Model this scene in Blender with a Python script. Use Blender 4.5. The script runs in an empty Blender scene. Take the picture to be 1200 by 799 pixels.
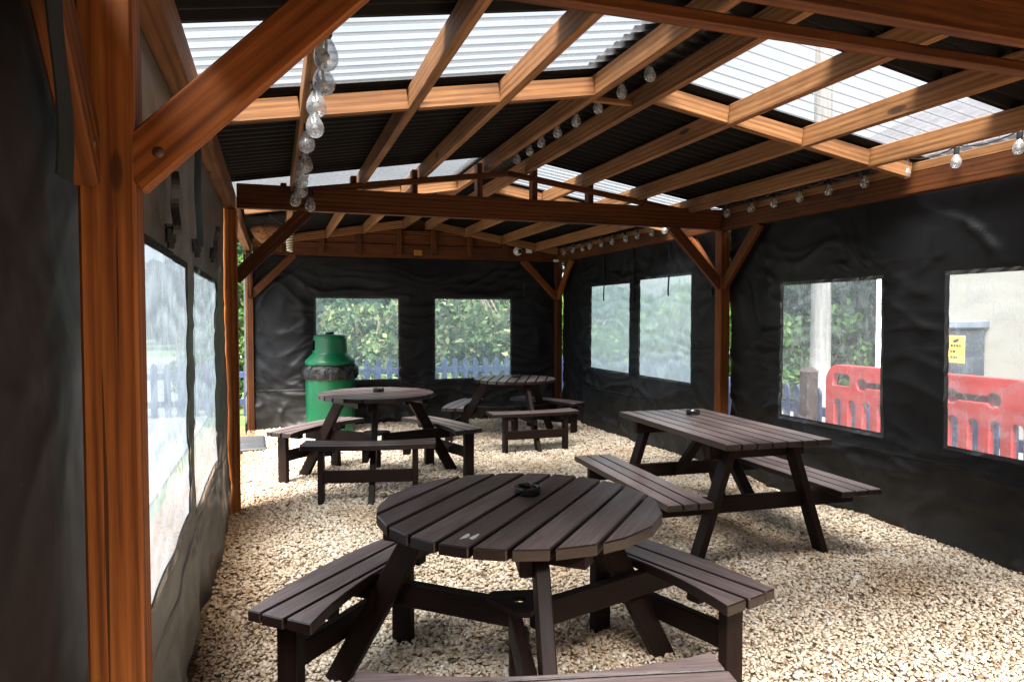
import bpy, bmesh, math, random
import numpy as np
from mathutils import Vector, Matrix, noise
random.seed(7); rng = np.random.default_rng(7)
S = bpy.context.scene
COL = S.collection
PI = math.pi
rad = math.radians

# ---------------------------------------------------------------- object helpers
def tag(o, label=None, cat=None, group=None, kind=None):
    if label: o['label'] = label
    if cat: o['category'] = cat
    if group: o['group'] = group
    if kind: o['kind'] = kind
    return o
def empty(name, loc=(0, 0, 0), rz=0.0):
    o = bpy.data.objects.new(name, None); COL.objects.link(o)
    o.location = loc; o.rotation_euler = (0, 0, rz); o.empty_display_size = .1
    return o
def link(name, me, mat, parent=None, smooth=False):
    o = bpy.data.objects.new(name, me); COL.objects.link(o)
    if mat is not None and not me.materials: me.materials.append(mat)
    if parent is not None: o.parent = parent
    if smooth: me.polygons.foreach_set('use_smooth', [True]*len(me.polygons))
    return o
def bm_obj(name, bm, mat, parent=None, smooth=False):
    me = bpy.data.meshes.new(name); bm.normal_update(); bm.to_mesh(me); bm.free()
    return link(name, me, mat, parent, smooth)
def np_mesh(name, V, F):
    """V (n,3); F (m,k) faces all with k corners"""
    V = np.asarray(V, np.float32); F = np.asarray(F, np.int32); m, k = F.shape
    me = bpy.data.meshes.new(name)
    me.vertices.add(len(V)); me.vertices.foreach_set('co', V.ravel())
    me.loops.add(m*k); me.loops.foreach_set('vertex_index', F.ravel())
    me.polygons.add(m); me.polygons.foreach_set('loop_start', np.arange(0, m*k, k, dtype=np.int32))
    me.update(calc_edges=True); return me
def copy_tree(o, parent=None):
    c = o.copy(); COL.objects.link(c)
    if parent is not None: c.parent = parent
    for ch in list(o.children): copy_tree(ch, c)
    return c
def add_box(bm, cx, cy, cz, sx, sy, sz, bev=0.0, mat=None):
    M = Matrix.Translation((cx, cy, cz)) @ Matrix.Diagonal((sx, sy, sz, 1))
    if mat is not None: M = mat @ M
    r = bmesh.ops.create_cube(bm, size=1, matrix=M)
    if bev:
        es = list({e for v in r['verts'] for e in v.link_edges})
        bmesh.ops.bevel(bm, geom=es, offset=bev, segments=1, affect='EDGES', profile=.5)
def frame_along(p0, p1, up=(0, 0, 1)):
    p0, p1 = Vector(p0), Vector(p1); x = (p1-p0); L = x.length; x.normalize()
    u = Vector(up)
    if abs(x.dot(u)) > .95: u = Vector((0, 1, 0))
    y = u.cross(x).normalized(); z = x.cross(y)
    M = Matrix((x, y, z)).transposed().to_4x4(); M.translation = (p0+p1)/2
    return M, L
def beam(name, p0, p1, w, h, mat, parent, bev=.004, up=(0, 0, 1), label=None):
    """timber whose local X runs along its length; w across, h along up"""
    M, L = frame_along(p0, p1, up)
    bm = bmesh.new(); add_box(bm, 0, 0, 0, L, w, h, bev)
    o = bm_obj(name, bm, mat, parent); o.matrix_local = M
    if label: o['label'] = label
    return o
def prism(bm, poly, z0, z1, bev=.003):
    vs = [bm.verts.new((x, y, z0)) for x, y in poly]
    f = bm.faces.new(vs); f.normal_update()
    if f.normal.z > 0: f.normal_flip()
    r = bmesh.ops.extrude_face_region(bm, geom=[f])
    nv = [g for g in r['geom'] if isinstance(g, bmesh.types.BMVert)]
    for v in nv: v.co.z = z1
    if bev:
        top = set(nv); es = list({e for v in nv for e in v.link_edges})
        bmesh.ops.bevel(bm, geom=es, offset=bev, segments=1, affect='EDGES', profile=.5)
def lathe(bm, prof, seg=24, loc=(0, 0, 0)):
    rings = []
    for r, z in prof:
        if r < 1e-5: rings.append([bm.verts.new((loc[0], loc[1], loc[2]+z))]*seg)
        else: rings.append([bm.verts.new((loc[0]+r*math.cos(2*PI*i/seg), loc[1]+r*math.sin(2*PI*i/seg), loc[2]+z)) for i in range(seg)])
    for a, b in zip(rings, rings[1:]):
        for i in range(seg):
            j = (i+1) % seg
            q = []
            for v in (a[i], a[j], b[j], b[i]):
                if v not in q: q.append(v)
            if len(q) >= 3: bm.faces.new(q)
def tube(bm, pts, r, seg=6, taper=None):
    pts = [Vector(p) for p in pts]; rings = []
    for i, p in enumerate(pts):
        t = (pts[min(i+1, len(pts)-1)]-pts[max(i-1, 0)]).normalized()
        a = Vector((0, 0, 1)) if abs(t.z) < .9 else Vector((1, 0, 0))
        n = t.cross(a).normalized(); b = t.cross(n)
        rr = r if taper is None else taper[i]
        rings.append([bm.verts.new(p+n*math.cos(2*PI*k/seg)*rr+b*math.sin(2*PI*k/seg)*rr) for k in range(seg)])
    for a, b in zip(rings, rings[1:]):
        for k in range(seg): bm.faces.new((a[k], a[(k+1) % seg], b[(k+1) % seg], b[k]))
    bm.faces.new(rings[0]); bm.faces.new(rings[-1])

# ---------------------------------------------------------------- materials
class NT:
    def __init__(s, name):
        s.m = bpy.data.materials.new(name); s.m.use_nodes = True; s.t = s.m.node_tree; s.t.nodes.clear()
        s.out = s.n('ShaderNodeOutputMaterial')
    def n(s, typ, **kw):
        nd = s.t.nodes.new(typ)
        for k, v in kw.items():
            if k in nd.inputs: nd.inputs[k].default_value = v
            else: setattr(nd, k, v)
        return nd
    def l(s, a, b): s.t.links.new(a, b)
    def coords(s, kind='Object', scale=(1, 1, 1), rnd=True):
        tc = s.n('ShaderNodeTexCoord'); mp = s.n('ShaderNodeMapping'); mp.inputs['Scale'].default_value = scale
        s.l(tc.outputs[kind], mp.inputs['Vector'])
        if rnd:
            oi = s.n('ShaderNodeObjectInfo'); mu = s.n('ShaderNodeMath', operation='MULTIPLY'); mu.inputs[1].default_value = 37.0
            s.l(oi.outputs['Random'], mu.inputs[0])
            cb = s.n('ShaderNodeCombineXYZ')
            for i in range(3): s.l(mu.outputs[0], cb.inputs[i])
            s.l(cb.outputs[0], mp.inputs['Location'])
        return mp.outputs['Vector']
    def noise(s, vec, scale, detail=4, rough=.55, dist=0.0):
        nd = s.n('ShaderNodeTexNoise'); nd.inputs['Scale'].default_value = scale; nd.inputs['Detail'].default_value = detail
        nd.inputs['Roughness'].default_value = rough; nd.inputs['Distortion'].default_value = dist
        s.l(vec, nd.inputs['Vector']); return nd.outputs['Fac']
    def ramp(s, fac, stops, interp='LINEAR'):
        r = s.n('ShaderNodeValToRGB'); cr = r.color_ramp; cr.interpolation = interp
        while len(cr.elements) < len(stops): cr.elements.new(.5)
        for e, (p, c) in zip(cr.elements, stops):
            e.position = p; e.color = (c, c, c, 1) if isinstance(c, (int, float)) else (*c, 1)
        s.l(fac, r.inputs['Fac']); return r.outputs['Color']
    def mix(s, fac, a, b, mode='MIX'):
        m = s.n('ShaderNodeMix', data_type='RGBA', blend_type=mode)
        for i, v in ((0, fac), (6, a), (7, b)):
            sock = m.inputs[i]
            if hasattr(v, 'links'): s.l(v, sock)
            elif isinstance(v, (int, float)): sock.default_value = v if i == 0 else (v, v, v, 1)
            else: sock.default_value = (*v, 1)
        return m.outputs[2]
    def math(s, op, a, b=0.0):
        m = s.n('ShaderNodeMath', operation=op)
        for sock, v in ((m.inputs[0], a), (m.inputs[1], b)):
            if hasattr(v, 'links'): s.l(v, sock)
            else: sock.default_value = v
        return m.outputs[0]
    def bump(s, h, strength=.3, dist=.01, nrm=None):
        b = s.n('ShaderNodeBump'); b.inputs['Strength'].default_value = strength; b.inputs['Distance'].default_value = dist
        s.l(h, b.inputs['Height'])
        if nrm is not None: s.l(nrm, b.inputs['Normal'])
        return b.outputs['Normal']
    def principled(s, color, rough=.5, nrm=None, spec=.5, metallic=0.0):
        p = s.n('ShaderNodeBsdfPrincipled')
        for sock, v in ((p.inputs['Base Color'], color), (p.inputs['Roughness'], rough)):
            if hasattr(v, 'links'): s.l(v, sock)
            elif isinstance(v, (int, float)): sock.default_value = v
            else: sock.default_value = (*v, 1)
        p.inputs['Specular IOR Level'].default_value = spec; p.inputs['Metallic'].default_value = metallic
        if nrm is not None: s.l(nrm, p.inputs['Normal'])
        return p.outputs[0]
    def done(s, sh): s.l(sh, s.out.inputs['Surface']); return s.m

def wood(name, dark, mid, light, rough=.6, knots=.85, spec=.3):
    t = NT(name); base = t.coords()
    warp = t.n('ShaderNodeTexNoise'); warp.inputs['Scale'].default_value = 1.0; warp.inputs['Detail'].default_value = 2
    t.l(t.coords(scale=(1.3, 4, 4)), warp.inputs['Vector'])
    # knots
    vk = t.coords(scale=(1.5, 5, 5)); vo = t.n('ShaderNodeTexVoronoi'); vo.inputs['Scale'].default_value = 1.0; t.l(vk, vo.inputs['Vector'])
    kd = vo.outputs['Distance']
    k = t.ramp(kd, [(.05, 1.0), (.085, .8), (.10, .2), (.19, 0.0)])
    # growth rings: a radial wave pushed aside by noise and by the knots
    wv = t.n('ShaderNodeTexWave', wave_type='RINGS', rings_direction='X', wave_profile='SIN')
    wv.inputs['Scale'].default_value = 14; wv.inputs['Distortion'].default_value = 3.2; wv.inputs['Detail'].default_value = 2; wv.inputs['Detail Scale'].default_value = 1.2
    t.l(t.coords(scale=(.10, 1, 1)), wv.inputs['Vector'])
    v = t.coords(scale=(.45, 16, 16)); n1 = t.noise(v, 2.4, 6, .65, .8)
    fine = t.noise(t.coords(scale=(1.1, 52, 52)), 3, 5, .7)
    g = t.math('ADD', t.math('MULTIPLY', wv.outputs['Fac'], .22), t.math('MULTIPLY', n1, .78))
    c = t.ramp(g, [(.28, dark), (.48, mid), (.72, light)])
    c = t.mix(.5, c, t.ramp(fine, [(.36, .5), (.60, 1.08)]), 'MULTIPLY')
    oi = t.n('ShaderNodeObjectInfo')
    c = t.mix(1.0, c, t.ramp(oi.outputs['Random'], [(0, (.78, .74, .70)), (.5, (1, 1, 1)), (1, (1.14, 1.16, 1.2))]), 'MULTIPLY')   # every timber its own tone
    big = t.noise(t.coords(scale=(.8, 2.5, 2.5)), 1.6, 4, .6)          # damp and weathered patches
    c = t.mix(t.ramp(big, [(.48, 0.0), (.74, .7)]), c, tuple(x*.45 for x in dark))
    crack = t.noise(t.coords(scale=(.5, 38, 38)), 2.0, 2, .5, .3)
    c = t.mix(t.ramp(crack, [(.69, 0.0), (.705, .8)]), c, tuple(x*.15 for x in dark))
    c = t.mix(t.math('MULTIPLY', k, knots), c, tuple(x*.13 for x in dark))
    h = t.math('ADD', t.math('MULTIPLY', fine, .7), t.math('MULTIPLY', g, .6))
    h = t.math('SUBTRACT', h, t.ramp(crack, [(.68, 0.0), (.70, 1.0)]))
    return t.done(t.principled(c, t.ramp(n1, [(0, rough-.1), (1, rough+.2)]), t.bump(h, .4, .003), spec))
WOOD = wood('stained_timber', (.12, .033, .0060), (.265, .080, .0150), (.38, .130, .028))
SHADEDW = wood('shaded_stained_timber', (.045, .0115, .002), (.105, .030, .0052), (.165, .053, .0105))  # same stain, darkened to paint in the shade under the roof
PALE = wood('pale_timber', (.135, .052, .0170), (.255, .112, .0400), (.34, .168, .066), .65)

def painted():
    t = NT('brown_table_paint'); v = t.coords(scale=(1.2, 34, 34)); n = t.noise(v, 3, 4, .6, .4)
    vb = t.coords(scale=(1, 1.4, 1.4)); nb = t.noise(vb, 2.5, 3)
    c = t.ramp(n, [(.25, (.0055, .0022, .0018)), (.55, (.0115, .0046, .0036)), (.8, (.020, .0092, .0075))])
    c = t.mix(t.ramp(nb, [(.55, 0.0), (.75, .55)]), c, (.028, .0155, .013))
    r = t.ramp(nb, [(.3, .48), (.7, .66)])
    return t.done(t.principled(c, r, t.bump(n, .35, .002), .18))
PAINT = painted()
def weathered():
    t = NT('worn_boards_painted_sheen'); v = t.coords(scale=(1.2, 34, 34)); n = t.noise(v, 3, 4, .6, .4)
    nb = t.noise(t.coords(scale=(1, 1.4, 1.4)), 2.5, 4)
    c = t.ramp(n, [(.25, (.098, .068, .065)), (.55, (.168, .126, .122)), (.8, (.235, .188, .182))])
    c = t.mix(t.ramp(nb, [(.45, 0.0), (.75, .6)]), c, (.25, .205, .202))
    sc = t.noise(t.coords(scale=(3, 40, 40)), 4, 2, .5)
    c = t.mix(t.ramp(sc, [(.70, 0.0), (.74, .7)]), c, (.03, .018, .017))
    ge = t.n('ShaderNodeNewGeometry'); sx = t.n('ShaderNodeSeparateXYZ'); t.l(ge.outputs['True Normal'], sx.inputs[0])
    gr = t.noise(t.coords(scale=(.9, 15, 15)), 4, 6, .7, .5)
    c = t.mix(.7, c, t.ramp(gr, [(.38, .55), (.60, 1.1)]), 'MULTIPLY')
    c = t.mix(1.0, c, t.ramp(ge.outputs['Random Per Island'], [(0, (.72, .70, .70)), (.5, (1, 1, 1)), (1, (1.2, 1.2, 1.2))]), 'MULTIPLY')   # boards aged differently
    up = t.ramp(sx.outputs['Z'], [(.75, 0.0), (.95, 1.0)])     # worn upper faces, with the roof's sheen painted in as paler colour
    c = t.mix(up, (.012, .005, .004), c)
    return t.done(t.principled(c, t.ramp(nb, [(.3, .27), (.7, .44)]), t.bump(t.math('ADD', n, gr), .35, .003), .55))
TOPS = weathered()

def tarp(name, base=(.0058, .0061, .0076), rough=.5, trans=0.0):
    t = NT(name); v = t.coords(); n = t.noise(v, 2.2, 5, .6, .8); v2 = t.coords(scale=(1, 1, 1)); nf = t.noise(v2, 26, 4, .6)
    sp = t.noise(t.coords(), 60, 2, .5)
    c = t.ramp(n, [(.3, tuple(b*.7 for b in base)), (.7, tuple(b*1.5 for b in base))])
    c = t.mix(t.ramp(sp, [(.735, 0.0), (.76, .7)]), c, (.06, .056, .052))
    tc = t.n('ShaderNodeTexCoord'); sz = t.n('ShaderNodeSeparateXYZ'); t.l(tc.outputs['Object'], sz.inputs[0])
    spl = t.n('ShaderNodeMapRange'); spl.inputs['From Min'].default_value = .62; spl.inputs['From Max'].default_value = .05
    t.l(t.math('ADD', sz.outputs['Z'], t.math('MULTIPLY', t.math('SUBTRACT', t.noise(t.coords(), 5, 5, .7), .5), 1.1)), spl.inputs['Value'])
    c = t.mix(t.math('MULTIPLY', spl.outputs['Result'], .8), c, (.030, .028, .025))      # mud splash and dust
    wv = t.n('ShaderNodeTexNoise'); wv.inputs['Scale'].default_value = 3.2; wv.inputs['Detail'].default_value = 1.5; wv.inputs['Distortion'].default_value = 1.0
    t.l(v, wv.inputs['Vector'])
    b = t.bump(wv.outputs['Fac'], .22, .04, t.bump(nf, .05, .003))
    return t.done(t.principled(c, t.ramp(n, [(.3, rough-.08), (.7, rough+.12)]), b, .28))
TARP = tarp('black_pvc_sheet')
TARP_BACKLIT = tarp('backlit_pvc_sheet', (.11, .105, .10), .42)  # black sheet made paler: daylight on and through it is painted into the colour
HEM = NT('clear_hem'); HEM = HEM.done(HEM.principled((.03, .032, .036), .22, None, .6))
def simple(name, col, rough=.5, spec=.5, metallic=0.0, nscale=0, amount=.3, bump=0.0):
    t = NT(name)
    c = col; nr = None
    if nscale:
        n = t.noise(t.coords(), nscale, 5, .6)
        c = t.ramp(n, [(.3, tuple(x*(1-amount) for x in col)), (.7, tuple(min(1, x*(1+amount)) for x in col))])
        if bump: nr = t.bump(n, bump, .01)
    return t.done(t.principled(c, rough, nr, spec, metallic))
STRAP = simple('dark_webbing', (.006, .010, .012), .75, .3, nscale=40)
BUCKLE = simple('black_plastic', (.012, .012, .013), .35, nscale=20)
BIN_G = simple('green_plastic', (.0, .095, .036), .36, .5, nscale=3, amount=.18)
BAG = NT('bin_liner_film'); BAG = BAG.done(BAG.principled((.004, .004, .0045), .24, BAG.bump(BAG.noise(BAG.coords(), 26, 4, .6, 1.0), .9, .02), .6))
BLACK = simple('black_glaze', (.008, .008, .009), .18, .6, nscale=30, amount=.2)
WHITE_P = simple('white_plastic', (.72, .72, .70), .4, .5, nscale=8, amount=.05)
DARKROOF = None
def sheet_dark():
    t = NT('brown_corrugated_sheet'); n = t.noise(t.coords(scale=(2, 2, 2)), 3, 4)
    c = t.ramp(n, [(.3, (.0016, .0011, .0010)), (.7, (.0040, .0026, .0022))])
    return t.done(t.principled(c, .62, t.bump(n, .2, .01), .15))
DARKROOF = sheet_dark()
def sheet_clear():
    t = NT('clear_corrugated_sheet')
    tc = t.n('ShaderNodeTexCoord'); sx = t.n('ShaderNodeSeparateXYZ'); t.l(tc.outputs['Object'], sx.inputs[0])
    # grime lies in every valley of the profile (pitch .1 m along Y)
    ph = t.math('MULTIPLY', sx.outputs['Y'], 2*PI/.1)
    cs = t.math('COSINE', ph)
    n = t.noise(t.coords(scale=(1.2, 3, 1)), 5, 4)
    g = t.ramp(t.math('ADD', cs, t.math('MULTIPLY', n, .25)), [(.0, .0), (.985, .0), (1.0, 1.0)])
    g2 = t.n('ShaderNodeMapRange'); g2.inputs['From Min'].default_value = .93; g2.inputs['From Max'].default_value = 1.1
    t.l(t.math('ADD', cs, t.math('MULTIPLY', n, .12)), g2.inputs['Value'])
    dirt = g2.outputs['Result']
    alg = t.noise(t.coords(scale=(.7, 1.6, 1)), 2.2, 5, .65)
    ctr = t.mix(t.ramp(alg, [(.4, 0.0), (.75, .35)]), (.73, .745, .76), (.52, .54, .52))
    ctr = t.mix(t.math('MULTIPLY', dirt, .97), ctr, (.10, .105, .10))
    tr = t.n('ShaderNodeBsdfTransparent'); t.l(ctr, tr.inputs['Color'])
    tl = t.n('ShaderNodeBsdfTranslucent'); t.l(t.mix(1.0, ctr, (.13, .132, .135), 'MULTIPLY'), tl.inputs['Color'])
    gl = t.n('ShaderNodeBsdfGlossy'); gl.inputs['Roughness'].default_value = .2; gl.inputs['Color'].default_value = (.8, .8, .8, 1)
    m = t.n('ShaderNodeMixShader'); m.inputs[0].default_value = .30; t.l(tr.outputs[0], m.inputs[1]); t.l(tl.outputs[0], m.inputs[2])
    m2 = t.n('ShaderNodeMixShader'); m2.inputs[0].default_value = .05; t.l(m.outputs[0], m2.inputs[1]); t.l(gl.outputs[0], m2.inputs[2])
    return t.done(m2.outputs[0])
CLEARROOF = sheet_clear()
def vinyl(name, haze=.24, tint=(.80, .86, .90), hz=(.54, .72, .76)):
    t = NT(name)
    st = t.noise(t.coords(scale=(20, 20, .8)), 3.0, 5, .6, .5); fi = t.noise(t.coords(), 7, 5, .65, 1.2)
    mask = t.math('ADD', t.math('MULTIPLY', st, .28), t.math('MULTIPLY', fi, .72))
    f = t.ramp(mask, [(.36, max(0.0, haze-.10)), (.5, haze), (.66, min(1, haze+.20))])
    tr = t.n('ShaderNodeBsdfTransparent'); tr.inputs['Color'].default_value = (*tint, 1)
    tl = t.n('ShaderNodeBsdfTranslucent'); tl.inputs['Color'].default_value = (*hz, 1)
    df = t.n('ShaderNodeBsdfDiffuse'); df.inputs['Color'].default_value = (.5, .52, .55, 1)
    a = t.n('ShaderNodeMixShader'); a.inputs[0].default_value = .2; t.l(tl.outputs[0], a.inputs[1]); t.l(df.outputs[0], a.inputs[2])
    m = t.n('ShaderNodeMixShader'); t.l(f, m.inputs[0]); t.l(tr.outputs[0], m.inputs[1]); t.l(a.outputs[0], m.inputs[2])
    gl = t.n('ShaderNodeBsdfGlossy'); gl.inputs['Roughness'].default_value = .12
    wv = t.noise(t.coords(scale=(1, 1, .5)), 6, 3, .5, 1.5); t.l(t.bump(wv, .5, .03), gl.inputs['Normal'])
    fr = t.n('ShaderNodeFresnel'); fr.inputs['IOR'].default_value = 1.4
    m2 = t.n('ShaderNodeMixShader'); t.l(t.math('MULTIPLY', fr.outputs[0], .6), m2.inputs[0]); t.l(m.outputs[0], m2.inputs[1]); t.l(gl.outputs[0], m2.inputs[2])
    return t.done(m2.outputs[0])
VINYL = vinyl('clear_vinyl', .25)
VINYL_B = vinyl('hazy_vinyl', .28, (.76, .84, .90), (.66, .80, .88))
VINYL_L = vinyl('bright_side_vinyl', .55, (.55, .61, .67), (.30, .36, .42))
VINYL_M = vinyl('milky_vinyl', .66)
def glass():
    t = NT('bulb_glass'); tr = t.n('ShaderNodeBsdfTransparent'); tr.inputs['Color'].default_value = (.86, .89, .91, 1)
    gl = t.n('ShaderNodeBsdfGlossy'); gl.inputs['Roughness'].default_value = .03
    lw = t.n('ShaderNodeLayerWeight'); lw.inputs['Blend'].default_value = .45
    m = t.n('ShaderNodeMixShader'); t.l(t.ramp(lw.outputs['Facing'], [(.0, .12), (.6, .28), (1, .8)]), m.inputs[0]); t.l(tr.outputs[0], m.inputs[1]); t.l(gl.outputs[0], m.inputs[2])
    tl = t.n('ShaderNodeBsdfTranslucent'); tl.inputs['Color'].default_value = (.8, .82, .84, 1); df = t.n('ShaderNodeBsdfDiffuse'); df.inputs['Color'].default_value = (.7, .72, .74, 1)
    a = t.n('ShaderNodeMixShader'); a.inputs[0].default_value = .5; t.l(tl.outputs[0], a.inputs[1]); t.l(df.outputs[0], a.inputs[2])
    m2 = t.n('ShaderNodeMixShader'); t.l(t.ramp(t.noise(t.coords(), 40, 3), [(.35, .16), (.65, .38)]), m2.inputs[0]); t.l(m.outputs[0], m2.inputs[1]); t.l(a.outputs[0], m2.inputs[2])   # dusty glass
    return t.done(m2.outputs[0])
GLASS = glass()
def gravel(name, island):
    t = NT(name)
    if island:
        ge = t.n('ShaderNodeNewGeometry'); f = ge.outputs['Random Per Island']
    else:
        vo = t.n('ShaderNodeTexVoronoi'); vo.inputs['Scale'].default_value = 42; t.l(t.coords('Object', rnd=False), vo.inputs['Vector'])
        sp = t.n('ShaderNodeSeparateColor'); t.l(vo.outputs['Color'], sp.inputs[0]); f = sp.outputs[0]
    c = t.ramp(f, [(.0, (.22, .135, .075)), (.06, (.46, .33, .21)), (.16, (.68, .56, .415)), (.45, (.79, .685, .54)), (.60, (.62, .485, .345)), (.72, (.83, .755, .635)), (.9, (.73, .62, .485)), (1.0, (.87, .83, .76))])
    tc = t.n('ShaderNodeTexCoord')
    nn = t.n('ShaderNodeTexNoise'); nn.inputs['Scale'].default_value = 70; nn.inputs['Detail'].default_value = 3; t.l(tc.outputs['Object'], nn.inputs['Vector'])
    c = t.mix(.35, c, t.ramp(nn.outputs['Fac'], [(.3, .55), (.7, 1.0)]), 'MULTIPLY')
    # trodden-in soil in drifting patches; along the left sheet dirt plus painted-in shade
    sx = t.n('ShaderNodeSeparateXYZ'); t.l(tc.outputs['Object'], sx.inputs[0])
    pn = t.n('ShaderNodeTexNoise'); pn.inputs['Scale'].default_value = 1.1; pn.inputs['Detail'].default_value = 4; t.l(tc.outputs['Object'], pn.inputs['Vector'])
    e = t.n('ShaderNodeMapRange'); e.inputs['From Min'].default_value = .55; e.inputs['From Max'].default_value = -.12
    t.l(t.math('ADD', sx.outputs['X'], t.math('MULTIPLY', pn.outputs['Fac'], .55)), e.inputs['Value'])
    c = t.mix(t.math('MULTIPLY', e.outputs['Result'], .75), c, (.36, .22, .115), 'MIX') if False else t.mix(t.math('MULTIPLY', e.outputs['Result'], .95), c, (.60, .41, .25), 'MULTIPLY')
    c = t.mix(t.ramp(pn.outputs['Fac'], [(.50, 0.0), (.70, .75)]), c, (.60, .46, .33), 'MULTIPLY')
    if not island: c = t.mix(1.0, c, (.46, .40, .34), 'MULTIPLY')
    nr = None if island else t.bump(vo.outputs['Distance'], 1.0, .02)
    return t.done(t.principled(c, .7, nr, .3))
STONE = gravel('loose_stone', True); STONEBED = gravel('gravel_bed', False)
def leafmat(name, stops, trans=.35):
    t = NT(name); ge = t.n('ShaderNodeNewGeometry'); c = t.ramp(ge.outputs['Random Per Island'], stops)
    d = t.n('ShaderNodeBsdfDiffuse'); t.l(c, d.inputs['Color']); tl = t.n('ShaderNodeBsdfTranslucent'); t.l(c, tl.inputs['Color'])
    m = t.n('ShaderNodeMixShader'); m.inputs[0].default_value = trans; t.l(d.outputs[0], m.inputs[1]); t.l(tl.outputs[0], m.inputs[2])
    return t.done(m.outputs[0])
LEAF_Y = leafmat('yellow_green_leaf', [(0, (.035, .065, .03)), (.5, (.075, .115, .045)), (.85, (.15, .17, .075)), (1, (.22, .18, .11))])
LEAF_G = leafmat('mid_green_leaf', [(0, (.022, .05, .016)), (.6, (.05, .10, .03)), (1, (.10, .16, .045))])
LEAF_D = leafmat('dark_green_leaf', [(0, (.012, .03, .016)), (.6, (.025, .055, .028)), (1, (.055, .085, .04))])
BARK = simple('bark', (.10, .075, .055), .85, .2, nscale=14, amount=.5, bump=.6)

# ---------------------------------------------------------------- ground
def gz(x, y):
    return -.085*np.exp(-((x-2.85)**2+(y-7.75)**2)/1.1) + .010*np.sin(x*2.3+1)*np.sin(y*1.7) + .006*np.sin(x*5.1+y*3.3)
def grid_mesh(name, xs, ys, zf):
    X, Y = np.meshgrid(xs, ys); V = np.stack([X, Y, zf(X, Y)], -1).reshape(-1, 3)
    nx, ny = len(xs), len(ys); i = np.arange(nx*ny).reshape(ny, nx)
    F = np.stack([i[:-1, :-1], i[:-1, 1:], i[1:, 1:], i[1:, :-1]], -1).reshape(-1, 4)
    return np_mesh(name, V, F)
def ground_mat():
    t = NT('grass_and_soil'); v = t.coords('Object', rnd=False); n = t.noise(v, .5, 6, .6); n2 = t.noise(v, 14, 4, .6)
    c = t.ramp(n, [(.3, (.045, .075, .02)), (.5, (.08, .12, .035)), (.7, (.13, .14, .06))])
    c = t.mix(.5, c, t.ramp(n2, [(.3, .5), (.7, 1.0)]), 'MULTIPLY')
    return t.done(t.principled(c, .9, t.bump(n2, .5, .03), .2))
o = link('ground', grid_mesh('ground', np.linspace(-220, 220, 3), np.linspace(-200, 240, 3), lambda x, y: 0*x-.125), ground_mat()); tag(o, kind='structure')
CONC = simple('pale_concrete', (.13, .128, .125), .85, .2, nscale=2.5, amount=.16, bump=.2)
o = link('car_park', grid_mesh('car_park', np.linspace(-16, -1.0, 4), np.linspace(-8, 30, 6), lambda x, y: 0*x-.10), CONC); tag(o, kind='structure')
o = link('path', grid_mesh('path', np.linspace(4.75, 9.0, 4), np.linspace(-4, 10.5, 6), lambda x, y: 0*x-.10), CONC); tag(o, kind='structure')
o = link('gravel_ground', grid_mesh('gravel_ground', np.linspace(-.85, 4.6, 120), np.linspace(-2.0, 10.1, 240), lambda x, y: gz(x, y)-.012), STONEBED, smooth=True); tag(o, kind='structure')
def pebbles():
    bm = bmesh.new(); bmesh.ops.create_icosphere(bm, subdivisions=1, radius=1)
    bv = np.array([v.co[:] for v in bm.verts]); bf = np.array([[v.index for v in f.verts] for f in bm.faces]); bm.free()
    P = []
    def zone(y0, y1, x0, x1, dens, size):
        size *= .66; dens *= 2.15
        n = int((y1-y0)*(x1-x0)*dens); P.append(np.stack([rng.uniform(x0, x1, n), rng.uniform(y0, y1, n), rng.normal(size, size*.33, n).clip(size*.42, size*2.0)], 1))
    zone(1.3, 3.6, -.33, 4.05, 3300, .0125); zone(3.6, 5.6, -.33, 4.05, 2500, .0145); zone(5.6, 9.68, -.33, 4.05, 1500, .0175)
    zone(1.0, 9.7, 4.05, 4.45, 700, .016)
    P = np.concatenate(P); n = len(P)
    var = np.stack([bv*(1+rng.normal(0, .17, (12, 1)))*1.0 for _ in range(40)])
    V = var[rng.integers(0, 40, n)]                                           # n,12,3
    a = P[:, 2]; sc = np.stack([a*rng.uniform(.95, 1.55, n), a*rng.uniform(.75, 1.1, n), a*rng.uniform(.30, .55, n)], 1)
    V = V*sc[:, None, :]
    th, tx, ty = rng.uniform(0, 2*PI, n), rng.normal(0, .30, n), rng.normal(0, .30, n)
    def rot(V, ang, i, j):
        c, s = np.cos(ang)[:, None], np.sin(ang)[:, None]; A, B = V[..., i].copy(), V[..., j].copy()
        V[..., i] = c*A-s*B; V[..., j] = s*A+c*B
    rot(V, tx, 1, 2); rot(V, ty, 0, 2); rot(V, th, 0, 1)
    z = gz(P[:, 0], P[:, 1])+rng.uniform(-.010, .007, n)
    V += np.stack([P[:, 0], P[:, 1], z], 1)[:, None, :]
    F = (bf[None]+12*np.arange(n)[:, None, None]).reshape(-1, 3)
    return np_mesh('gravel', V.reshape(-1, 3), F)
o = link('gravel', pebbles(), STONE); tag(o, 'loose pale cream and tan stone chippings covering the shelter floor', 'gravel', kind='stuff')

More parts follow.
